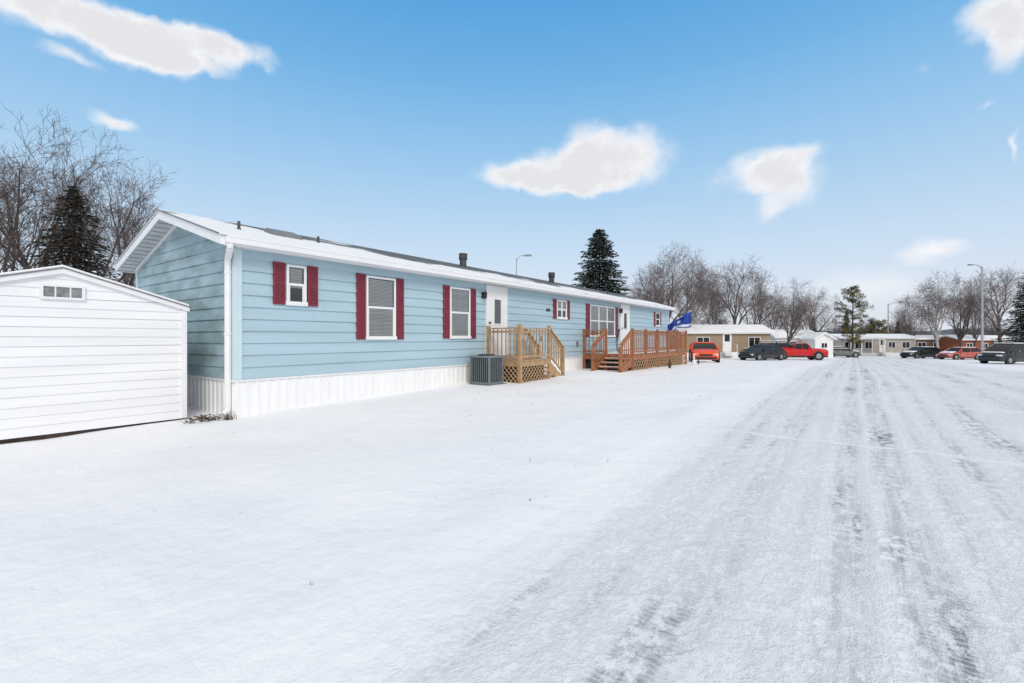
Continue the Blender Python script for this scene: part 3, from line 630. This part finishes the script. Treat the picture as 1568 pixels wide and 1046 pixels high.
# ---------------------------------------------------------------- neighbouring homes
def home(name,s,d,W,Dp,hw_,rise,wall,yaw=0,ridge='x',wins=(),doors=(),snow=.08,trim=WHITE,skirt=.5,ov=.3,porch=None):
    x,y=at(s,d); e=empty(name,(x,y,g(x,y)),AX+yaw); w2=W/2
    b=MB(); b.box(-w2,w2,0,Dp,-.4,hw_)
    if ridge=='x':
        for sx in (-w2,w2-.1): b.prism([(0,hw_),(Dp,hw_),(Dp/2,hw_+rise)],sx,sx+.1,axis='x')
    else:
        for sy in (0,Dp-.1): b.prism([(-w2,hw_),(w2,hw_),(0,hw_+rise)],sy,sy+.1,axis='y')
    b.obj('walls',wall,e)
    b=MB(); z=skirt
    while z<hw_: b.box(-w2-.012,w2+.012,-.012,.03,z,z+.012); z+=.2
    b.obj('siding_laps',wall,e)
    b=MB(); b.box(-w2-.02,w2+.02,-.025,.05,-.4,skirt); b.obj('skirting',trim,e)
    def roof(dz0,dz1,o,m,nm,bev=0):
        b=MB()
        if ridge=='x':
            sl=rise/(Dp/2); p=[(-o,hw_-sl*o+dz0),(Dp/2,hw_+rise+dz0),(Dp+o,hw_-sl*o+dz0),(Dp+o,hw_-sl*o+dz1),(Dp/2,hw_+rise+dz1),(-o,hw_-sl*o+dz1)]; chev(b,p,-w2-o,w2+o)
        else:
            sl=rise/w2; p=[(-w2-o,hw_-sl*o+dz0),(0,hw_+rise+dz0),(w2+o,hw_-sl*o+dz0),(w2+o,hw_-sl*o+dz1),(0,hw_+rise+dz1),(-w2-o,hw_-sl*o+dz1)]
            vs=[(a,-o,c) for a,c in p]+[(a,Dp+o,c) for a,c in p]
            b.add(vs,[(0,1,4,5),(1,2,3,4),(6,11,10,7),(7,10,9,8),(0,6,7,1),(1,7,8,2),(3,9,10,4),(4,10,11,5),(2,8,9,3),(0,5,11,6)])
        b.obj(nm,m,e,bevel=bev)
    roof(.003,.14,ov,trim,'fascia'); roof(.142,.142+snow,ov+.02,SNOW,'roof_snow',.03)
    f=MB(); gq=MB()
    for (a,c,z0,z1) in wins:
        f.box(a,c,-.05,0,z0,z0+.06);f.box(a,c,-.05,0,z1-.06,z1);f.box(a,a+.06,-.05,0,z0+.06,z1-.06);f.box(c-.06,c,-.05,0,z0+.06,z1-.06); f.box((a+c)/2-.025,(a+c)/2+.025,-.045,0,z0+.06,z1-.06)
        gq.box(a+.06,c-.06,-.03,-.014,z0+.06,z1-.06)
    for (a,z0) in doors:
        f.box(a,a+.95,-.06,0,z0,z0+2.05); gq.box(a+.2,a+.75,-.07,-.062,z0+1.1,z0+1.85)
        f.box(a-.2,a+1.15,-1.0,-.061,z0-.15,z0-.02); f.box(a-.2,a+1.15,-1.3,-1.0,z0-.35,z0-.2)
        for xx in (a-.18,a+1.1): f.box(xx,xx+.05,-.98,-.93,z0-.02,z0+.85); f.box(xx,xx+.05,-.93,-.07,z0+.8,z0+.85)
    if porch:
        a,c=porch; b=MB(); b.box(a,c,-1.8,-.1,hw_-.15,hw_-.02)
        for k in range(4): xx=a+.05+(c-a-.1)*k/3; b.box(xx-.05,xx+.05,-1.78,-1.68,0,hw_-.15)
        b.obj('porch_roof',trim,e); b=MB(); b.box(a,c,-1.82,-.12,hw_-.018,hw_+.08); b.obj('porch_snow',SNOW,e,bevel=.03)
    f.obj('window_frames',WHITE,e); gq.obj('panes',CGL,e)
    return e
TAN=mat('tan_siding',(.36,.27,.19),.6,.08,1); GRY=mat('beige_siding',(.50,.46,.40),.6,.08,1); LG=mat('pale_grey_siding',(.62,.63,.65),.6,.06,1); BRK=mat('rust_brick',(.33,.11,.05),.8,.2,2); DB=mat('brown_siding',(.16,.11,.08),.7,.15,1)
home('tan_mobile_home',S_(1112),51,9.6,4.6,2.75,.75,TAN,wins=((-3.2,-1.8,1.2,2.3),(2.4,3.7,1.2,2.3)),doors=((-.4,.7),),skirt=.6)
home('white_garage',S_(1222),63,6.0,5.5,2.6,.9,LG,ridge='x',wins=((-2.2,-1.2,1.2,2.1),(.2,1.0,1.2,2.1)),skirt=.2)
home('white_gable_shed',S_(1262),60,2.3,4,2.4,.65,WHITE,ridge='y',wins=((-.4,.4,1.2,1.9),),skirt=.2)
home('long_beige_mobile_home',S_(1345),72,11.5,4.8,2.7,.5,GRY,wins=((-5.2,-3.9,1.1,2.2),(-3.6,-2.4,1.1,2.2),(-2.1,-.9,1.1,2.2),(1.5,2.6,1.2,2.2),(3.6,4.8,1.2,2.2)),doors=((0.1,.6),),porch=(-5.5,-.6))
home('brown_mobile_home',S_(1440),78,9.5,4.8,2.7,.5,DB,wins=((-3.8,-2.4,1.2,2.2),(-1.2,.2,1.2,2.2)),doors=((1.2,.6),))
home('brick_house',S_(1497),74,5,5,2.6,.6,BRK,wins=((-1.8,-.8,1.2,2.1),(.6,1.6,1.2,2.1)),skirt=.1)
home('beige_mobile_home',S_(1580),88,14,4.8,2.7,.6,GRY,wins=((-5,-3.6,1.2,2.2),(-1.2,.2,1.2,2.2)))
home('grey_mobile_home',S_(1165),84,12,4.8,2.7,.6,LG,wins=((-5,-3.6,1.2,2.2),(-1.2,.2,1.2,2.2)))
# ---------------------------------------------------------------- vehicles
def paint(name,c):
    m,nt,b=newmat(name); b.inputs['Roughness'].default_value=.35; b.inputs['Coat Weight'].default_value=.25; b.inputs['Specular IOR Level'].default_value=.3
    n=N(nt,'ShaderNodeTexNoise'); n.inputs['Scale'].default_value=2; tc=N(nt,'ShaderNodeTexCoord'); nt.links.new(tc.outputs['Object'],n.inputs['Vector'])
    sp=N(nt,'ShaderNodeSeparateXYZ'); nt.links.new(tc.outputs['Object'],sp.inputs[0])
    mr=N(nt,'ShaderNodeMapRange'); nt.links.new(sp.outputs[2],mr.inputs[0]); mr.inputs[1].default_value=.25; mr.inputs[2].default_value=.6; mr.inputs[3].default_value=.35; mr.inputs[4].default_value=0
    mu=N(nt,'ShaderNodeMath',operation='MULTIPLY'); nt.links.new(n.outputs[0],mu.inputs[0]); nt.links.new(mr.outputs[0],mu.inputs[1])
    mx=N(nt,'ShaderNodeMix',data_type='RGBA'); nt.links.new(mu.outputs[0],mx.inputs[0]); mx.inputs[6].default_value=(*c,1); mx.inputs[7].default_value=(.35,.34,.33,1)
    nt.links.new(mx.outputs[2],b.inputs['Base Color']); return m
LAMPW=mat('headlamp',(.75,.76,.78),.1,.03,5); LAMPR=mat('tail_lamp',(.45,.01,.01),.2,.05,5); PLAST=mat('black_plastic',(.03,.03,.03),.6,.1,5)
ST={'sedan':[(-.5,.40,.70,.78),(-.487,.28,.90,.88),(-.44,.22,.98,.95),(-.36,.2,1.0,.99),(-.2,.19,.97,1),(0,.19,.95,1),(.2,.19,.93,1),(.30,.2,.89,.99),(.40,.21,.82,.96),(.465,.24,.73,.9),(.49,.28,.64,.83),(.5,.36,.55,.74)],
 'suv':[(-.5,.42,1.0,.86),(-.49,.3,1.08,.93),(-.42,.24,1.10,.98),(-.2,.23,1.09,1),(0,.23,1.08,1),(.2,.23,1.06,1),(.3,.24,1.03,.99),(.42,.25,.95,.96),(.475,.28,.85,.9),(.5,.38,.68,.8)],
 'truck':[(-.5,.5,1.0,.92),(-.495,.42,1.10,.96),(-.4,.4,1.12,1),(-.1,.38,1.12,1),(.1,.38,1.12,1),(.22,.38,1.14,1),(.32,.38,1.12,1),(.45,.4,1.08,.98),(.49,.42,1.0,.94),(.5,.48,.85,.88)]}
GH={'sedan':((-.41,.25),(-.25,.07),.93,.70),'hatch':((-.485,.26),(-.38,.07),.93,.72),'suv':((-.485,.27),(-.44,.12),1.06,.76),'van':((-.49,.36),(-.45,.15),1.0,.78),'truck':((-.10,.21),(-.05,.10),1.11,.78)}
def car(name,kind,s,d,yaw,L,W,Ht,m,snow=False,gh=None,wr=.33):
    x,y=at(s,d); e=empty(name,(x,y,g(x,y)+.0),AX+yaw); st=ST['suv' if kind in('suv','van') else 'truck' if kind=='truck' else 'sedan']; h=W/2
    b=MB(); rows=[]
    for xf,zb,zt,wf in st:
        w=h*wf; X=xf*L; md=(zb+zt)/2
        half=[(.0,zb),(w*.86,zb),(w*.97,zb+.07),(w,md-.02),(w*.985,md+.08),(w*.95,zt-.06),(w*.84,zt),(w*.4,zt+.025)]
        ring=[(X,yy,z) for yy,z in half]+[(X,0,zt+.03)]+[(X,-yy,z) for yy,z in reversed(half[1:])]
        rows.append(ring)
    n=len(rows[0]); vs=[p for r in rows for p in r]
    fs=[(i*n+j,i*n+(j+1)%n,(i+1)*n+(j+1)%n,(i+1)*n+j) for i in range(len(rows)-1) for j in range(n)]+[tuple(range(n-1,-1,-1)),tuple((len(rows)-1)*n+j for j in range(n))]
    b.add(vs,fs); b.obj('body',m,e,smooth=True,sharp=50)
    (g0,g1),(t0,t1),zb,tw=GH[gh or kind]; zt=Ht
    gx=[g0*L,g1*L];tx=[t0*L,t1*L]; wb=h*.91; wt=h*tw
    lv=[]
    for t,bu in ((0,0),(.35,.035),(.7,.045),(1,0)):
        a0=gx[0]+(tx[0]-gx[0])*t-bu*1.3; a1=gx[1]+(tx[1]-gx[1])*t+bu*1.3; ww=wb+(wt-wb)*t+bu; zz=(zb-.04)+(zt-.05-zb+.04)*t
        lv.append([(a0,-ww,zz),(a1,-ww,zz),(a1,ww,zz),(a0,ww,zz)])
    b=MB(); vs=[p for l_ in lv for p in l_]
    b.add(vs,[(k*4+i,k*4+(i+1)%4,k*4+4+(i+1)%4,k*4+4+i) for k in range(3) for i in range(4)]+[(12,13,14,15)]); b.obj('windows',CGL,e,smooth=True,sharp=30)
    b=MB()
    for k in range(3):
        for i in range(4): b.tube(lv[k][i],lv[k+1][i],.045,.043,6)
        for f in ((.38,.36,.72) if kind in('suv','van') else (.5,)):
            for i0,i1 in ((0,1),(3,2)):
                p=Vector(lv[k][i0]).lerp(Vector(lv[k][i1]),f); q=Vector(lv[k+1][i0]).lerp(Vector(lv[k+1][i1]),f); b.tube(p,q,.028,.028,5)
    rr=[]
    for k,(ix,iz) in enumerate(((0,-.065),(.01,-.035),(.05,-.008),(.16,.012))):
        xx0,xx1=tx[0]-.05+ix*1.8,tx[1]+.05-ix*1.8; ww=wt+.03-ix; rr+=[(xx0,-ww,zt+iz),(xx1,-ww,zt+iz),(xx1,ww,zt+iz),(xx0,ww,zt+iz)]
    b.add(rr,[(k*4+i,k*4+(i+1)%4,k*4+4+(i+1)%4,k*4+4+i) for k in range(3) for i in range(4)]+[(12,13,14,15),(3,2,1,0)])
    for sg in (-1,1): b.box(gx[1]-.38,gx[1]-.2,sg*(wb+.03),sg*(wb+.2),zb+.02,zb+.15)
    b.obj('roof_pillars_mirrors',m,e,smooth=True,sharp=40)
    b=MB(); bp=MB(); br=MB()
    for xf in (-.31,.325):
        for sg in (-1,1):
            b.tube((xf*L,sg*(h-.22),wr),(xf*L,sg*(h+.005),wr),wr,n=20); b.tube((xf*L,sg*(h+.005),wr),(xf*L,sg*(h+.012),wr),wr*.96,wr*.9,20)
            br.tube((xf*L,sg*(h+.012),wr),(xf*L,sg*(h+.02),wr),wr*.62,wr*.56,14)
            bp.tube((xf*L,sg*(h-.06),wr+.03),(xf*L,sg*(h+.003),wr+.03),wr*1.2,n=20)
    b.obj('tyres',TIRE,e,smooth=True); br.obj('rims',RIM,e); bp.obj('wheel_arches',PLAST,e)
    b=MB(); l=MB(); r_=MB()
    hz=st[-2][2]
    for sg in (-1,1):
        l.box(L*.462,L*.494,sg*h*.52,sg*h*.86,hz-.14,hz-.0); r_.box(-L*.502,-L*.47,sg*h*.6,sg*h*.9,st[1][2]-.26,st[1][2]-.1)
    b.box(L*.47,L*.503,-h*.45,h*.45,hz-.16,hz-.03); b.box(L*.46,L*.506,-h*.75,h*.75,.28,.42); b.box(-L*.506,-L*.46,-h*.78,h*.78,.32,.45)
    for sg in(-1,1): b.box(-L*.2,L*.22,sg*(h-.02),sg*(h+.008),.26,.32)
    for f in (.0,.2,-.16):
        for sg in (-1,1): b.box(f*L,f*L+.012,sg*(h*.9),sg*(h+.003),.36,zb-.06)
    if kind=='truck':
        b.box(-L*.485,-L*.12,-h*.86,h*.86,1.11,1.165)
        rail_=MB()
        for sg in (-1,1): rail_.box(-L*.49,-L*.11,sg*h*.84,sg*h*.95,1.1,1.2)
        rail_.box(-L*.495,-L*.48,-h*.86,h*.86,.95,1.19); rail_.obj('bed_rails',m,e)
    b.obj('trim',PLAST,e); l.obj('headlamps',LAMPW,e); r_.obj('tail_lamps',LAMPR,e)
    if snow:
        b=MB(); b.box(tx[0]+.1,tx[1]-.1,-wt*.85,wt*.85,zt+.0,zt+.06); b.obj('roof_snow_cover',SNOW,e,bevel=.03)
        b=MB(); q=g1*L+.1; zq=st[-4][2]
        b.add([(q,-h*.8,zb+.0),(L*.44,-h*.75,zq-.03),(L*.44,h*.75,zq-.03),(q,h*.8,zb),(q,-h*.76,zb+.07),(L*.43,-h*.7,zq+.07),(L*.43,h*.7,zq+.07),(q,h*.76,zb+.07)],[(4,5,6,7),(0,1,5,4),(1,2,6,5),(2,3,7,6),(3,0,4,7)]); b.obj('hood_snow',SNOW,e,bevel=.03)
    return e
ORG=paint('orange_red_paint',(.80,.085,.02)); BKP=paint('black_paint',(.012,.013,.016)); RDP=paint('red_paint',(.55,.012,.015)); GYP=paint('grey_paint',(.16,.17,.18)); DGP=paint('dark_grey_paint',(.03,.033,.037)); RD2=paint('faded_red_paint',(.5,.12,.10))
car('orange_car','sedan',S_(1077),33,R_(-108),4.3,1.78,1.38,ORG,gh='hatch')
car('black_sedan','sedan',S_(1167),44,R_(205),4.7,1.8,1.42,BKP)
car('dark_suv','suv',S_(1168),51,R_(175),4.7,1.9,1.85,DGP,snow=True,wr=.37)
car('red_pickup_truck','truck',S_(1220),47,R_(-14),5.0,1.9,1.8,RDP,wr=.39)
car('grey_sedan','sedan',S_(1286),62,R_(-8),4.5,1.8,1.42,GYP,snow=True)
car('black_hatchback','sedan',S_(1409),60,R_(188),4.4,1.8,1.45,BKP,gh='hatch',snow=True)
car('red_hatchback','sedan',S_(1469),56,R_(186),4.4,1.8,1.45,RD2,gh='hatch',snow=True)
car('grey_minivan','van',S_(1548),41,R_(192),5.1,1.95,1.78,DGP,snow=True,wr=.36)
car('parked_car','sedan',S_(1640),44,R_(190),4.6,1.8,1.45,GYP,snow=True)
# ---------------------------------------------------------------- street lamps
POLE=mat('galvanised_pole',(.42,.43,.44),.5,.08,3); WPOLE=mat('weathered_pole',(.36,.33,.30),.8,.15,3)
def lamp(s,d,Ht,sgn,m,arm=1.6,r=.08):
    x,y=at(s,d); e=empty('street_lamp',(x,y,g(x,y)),AX); b=MB(); b.tube((0,0,-.2),(0,0,Ht-.2),r,r*.65,10)
    P_=[(0,0,Ht-.45),(sgn*arm*.3,0,Ht-.12),(sgn*arm*.65,0,Ht),(sgn*arm,0,Ht)]
    for p,q in zip(P_,P_[1:]): b.tube(p,q,r*.45,n=6)
    b.obj('pole',m,e,smooth=True); b=MB(); X=sgn*arm
    b.add([(X,-.1,Ht-.06),(X+sgn*.6,-.13,Ht-.05),(X+sgn*.6,.13,Ht-.05),(X,.1,Ht-.06),(X,-.07,Ht+.05),(X+sgn*.5,-.09,Ht+.08),(X+sgn*.5,.09,Ht+.08),(X,.07,Ht+.05)],[(0,1,2,3),(4,5,6,7),(0,1,5,4),(1,2,6,5),(2,3,7,6),(3,0,4,7)]); b.obj('lamp_head',GREYM,e)
lamp(S_(791),35,7.6,1,POLE,.55,.06); lamp(S_(1360),74,8.4,1,WPOLE,1.7,.09); lamp(S_(1504),52,10.6,-1,POLE,1.0,.12)
for s,d in ((S_(1388),66),):
    x,y=at(s,d); e=empty('utility_pedestal',(x,y,g(x,y)),AX); b=MB(); b.box(-.25,.25,-.12,.12,0,.7); b.box(-.28,.28,-.15,.15,.7,.76); b.tube((-.5,0,0),(-.5,0,1.0),.05,n=8); b.obj('cabinet',BRN,e,bevel=.01)
# ---------------------------------------------------------------- sun, sky, camera
sd=Vector((.80*math.cos(R_(38)),-.60*math.cos(R_(38)),math.sin(R_(38)))).normalized()
sun=bpy.data.lights.new('sun','SUN'); sun.energy=1.5; sun.angle=R_(20); sun.color=(1,.95,.88)
so=bpy.data.objects.new('sun',sun); so.rotation_euler=(-sd).to_track_quat('-Z','Y').to_euler(); scene.collection.objects.link(so)
w=bpy.data.worlds.new('World'); scene.world=w; w.use_nodes=True; nt=w.node_tree; L=nt.links.new
bg=nt.nodes['Background']; bg.inputs[1].default_value=.1
sky=N(nt,'ShaderNodeTexSky'); sky.sky_type='NISHITA'; sky.sun_disc=False; sky.sun_elevation=R_(38); sky.sun_rotation=math.atan2(.8,-.6); sky.air_density=1.0; sky.dust_density=1.5
tc=N(nt,'ShaderNodeTexCoord'); nv=N(nt,'ShaderNodeVectorMath',operation='NORMALIZE'); L(tc.outputs['Generated'],nv.inputs[0])
sep=N(nt,'ShaderNodeSeparateXYZ'); L(nv.outputs[0],sep.inputs[0])
def M(op,a,bb=None,c=None):
    n=N(nt,'ShaderNodeMath',operation=op)
    for i,v in enumerate((a,bb,c)):
        if v is None: continue
        if isinstance(v,(int,float)): n.inputs[i].default_value=v
        else: L(v,n.inputs[i])
    return n.outputs[0]
az=M('ARCTAN2',sep.outputs[0],sep.outputs[1]); el=M('ARCSINE',sep.outputs[2])
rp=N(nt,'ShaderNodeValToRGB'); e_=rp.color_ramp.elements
# clear blue band; warm white added overhead, out of view, as neutral fill light
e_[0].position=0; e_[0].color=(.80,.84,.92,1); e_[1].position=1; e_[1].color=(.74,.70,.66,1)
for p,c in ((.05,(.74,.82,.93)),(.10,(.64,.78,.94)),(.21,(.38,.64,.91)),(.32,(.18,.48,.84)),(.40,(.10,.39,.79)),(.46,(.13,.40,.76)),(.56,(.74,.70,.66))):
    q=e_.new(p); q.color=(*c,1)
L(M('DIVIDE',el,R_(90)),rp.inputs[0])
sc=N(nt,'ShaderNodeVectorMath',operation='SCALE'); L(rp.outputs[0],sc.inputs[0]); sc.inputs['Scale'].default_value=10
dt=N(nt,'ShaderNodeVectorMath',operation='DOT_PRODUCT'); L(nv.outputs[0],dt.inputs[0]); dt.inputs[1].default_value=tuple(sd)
gm=N(nt,'ShaderNodeMapRange'); gm.interpolation_type='SMOOTHSTEP'; L(dt.outputs['Value'],gm.inputs[0]); gm.inputs[1].default_value=.25; gm.inputs[2].default_value=.95; gm.inputs[3].default_value=0; gm.inputs[4].default_value=.9  # warm-white glow around the sun, added to whiten the light
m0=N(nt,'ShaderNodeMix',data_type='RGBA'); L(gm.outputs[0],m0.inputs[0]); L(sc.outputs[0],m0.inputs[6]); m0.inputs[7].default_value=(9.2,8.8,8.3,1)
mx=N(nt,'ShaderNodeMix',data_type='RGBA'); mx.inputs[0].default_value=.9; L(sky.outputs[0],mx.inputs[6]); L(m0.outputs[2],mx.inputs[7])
cmb=N(nt,'ShaderNodeCombineXYZ'); L(az,cmb.inputs[0]); L(el,cmb.inputs[1])
n1=N(nt,'ShaderNodeTexNoise'); n1.inputs['Scale'].default_value=20; n1.inputs['Detail'].default_value=4; n1.inputs['Roughness'].default_value=.5; L(cmb.outputs[0],n1.inputs['Vector'])
sb=N(nt,'ShaderNodeVectorMath',operation='SUBTRACT'); L(n1.outputs['Color'],sb.inputs[0]); sb.inputs[1].default_value=(.5,.5,.5)
s2=N(nt,'ShaderNodeVectorMath',operation='SCALE'); L(sb.outputs[0],s2.inputs[0]); s2.inputs['Scale'].default_value=.04
wv=N(nt,'ShaderNodeVectorMath',operation='ADD'); L(cmb.outputs[0],wv.inputs[0]); L(s2.outputs[0],wv.inputs[1])
clouds=[(785,268,52,20,1),(855,264,66,34,1),(903,234,46,42,1),(965,242,64,42,1),(880,280,78,18,1),
 (1165,262,60,30,.8),(1205,274,54,40,.9),(1178,322,26,16,.5),(1235,232,40,12,.35),(1090,275,20,30,.2),
 (40,8,110,36,.9),(140,34,110,40,.9),(215,64,80,36,.9),(275,72,90,32,.9),(245,96,60,22,.9),(335,68,84,22,.9),(105,86,56,11,.5),(300,104,30,12,.5),(408,106,14,8,.25),
 (174,187,36,13,.8),(1525,20,60,40,.9),(1550,58,40,44,.9),(1428,382,56,17,.75),(1556,222,9,26,.6),(1330,440,120,32,.45),(1510,162,16,8,.3),(1410,104,20,10,.2)]
tot=None
for px,py,rx,ry,am in clouds:
    s=S_(px); dx=s*RX+FX; dy=s*RY+FY; q=math.sqrt(1+s*s); a=math.atan2(dx,dy); ee=math.atan((517-py)/720/q)
    ra=rx/720/(1+s*s)*1.3; re=ry/720/q*math.cos(ee)**2*1.38
    v1=N(nt,'ShaderNodeVectorMath',operation='SUBTRACT'); L(wv.outputs[0],v1.inputs[0]); v1.inputs[1].default_value=(a,ee,0)
    v2=N(nt,'ShaderNodeVectorMath',operation='MULTIPLY'); L(v1.outputs[0],v2.inputs[0]); v2.inputs[1].default_value=(1/ra,1/re,0)
    v3=N(nt,'ShaderNodeVectorMath',operation='LENGTH'); L(v2.outputs[0],v3.inputs[0])
    f=M('MULTIPLY',M('MAXIMUM',M('SUBTRACT',1,v3.outputs['Value']),0),am)
    tot=f if tot is None else M('ADD',tot,f)
n2=N(nt,'ShaderNodeTexNoise'); n2.inputs['Scale'].default_value=24; n2.inputs['Detail'].default_value=5; n2.inputs['Roughness'].default_value=.62; L(cmb.outputs[0],n2.inputs['Vector'])
nz=M('SUBTRACT',n2.outputs[0],.5)
dn=M('MULTIPLY_ADD',nz,M('MINIMUM',M('MULTIPLY',tot,2),.6),tot)
al=N(nt,'ShaderNodeMapRange'); al.interpolation_type='SMOOTHSTEP'; L(dn,al.inputs[0]); al.inputs[1].default_value=.02; al.inputs[2].default_value=.72
# denser cores and lower parts of each mass are a little greyer
cc=N(nt,'ShaderNodeValToRGB'); L(M('MULTIPLY_ADD',nz,1.6,dn),cc.inputs[0]); cc.color_ramp.elements[0].position=.35; cc.color_ramp.elements[0].color=(.94,.95,.98,1); cc.color_ramp.elements[1].position=1; cc.color_ramp.elements[1].color=(.79,.79,.83,1)
c10=N(nt,'ShaderNodeVectorMath',operation='SCALE'); L(cc.outputs[0],c10.inputs[0]); c10.inputs['Scale'].default_value=10
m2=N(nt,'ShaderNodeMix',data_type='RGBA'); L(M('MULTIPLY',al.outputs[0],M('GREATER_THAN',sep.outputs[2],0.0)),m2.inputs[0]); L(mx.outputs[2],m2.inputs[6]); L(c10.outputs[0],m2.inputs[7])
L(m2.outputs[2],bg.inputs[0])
w.cycles.sampling_method='MANUAL'; w.cycles.sample_map_resolution=256
cam=bpy.data.cameras.new('camera'); cam.sensor_width=36; cam.lens=36*720/1568; cam.shift_y=-6/1568; cam.clip_end=3000; cam.clip_start=.05
co=bpy.data.objects.new('camera',cam); co.location=(0,0,1.45); co.rotation_euler=(R_(90),0,AX); scene.collection.objects.link(co); scene.camera=co
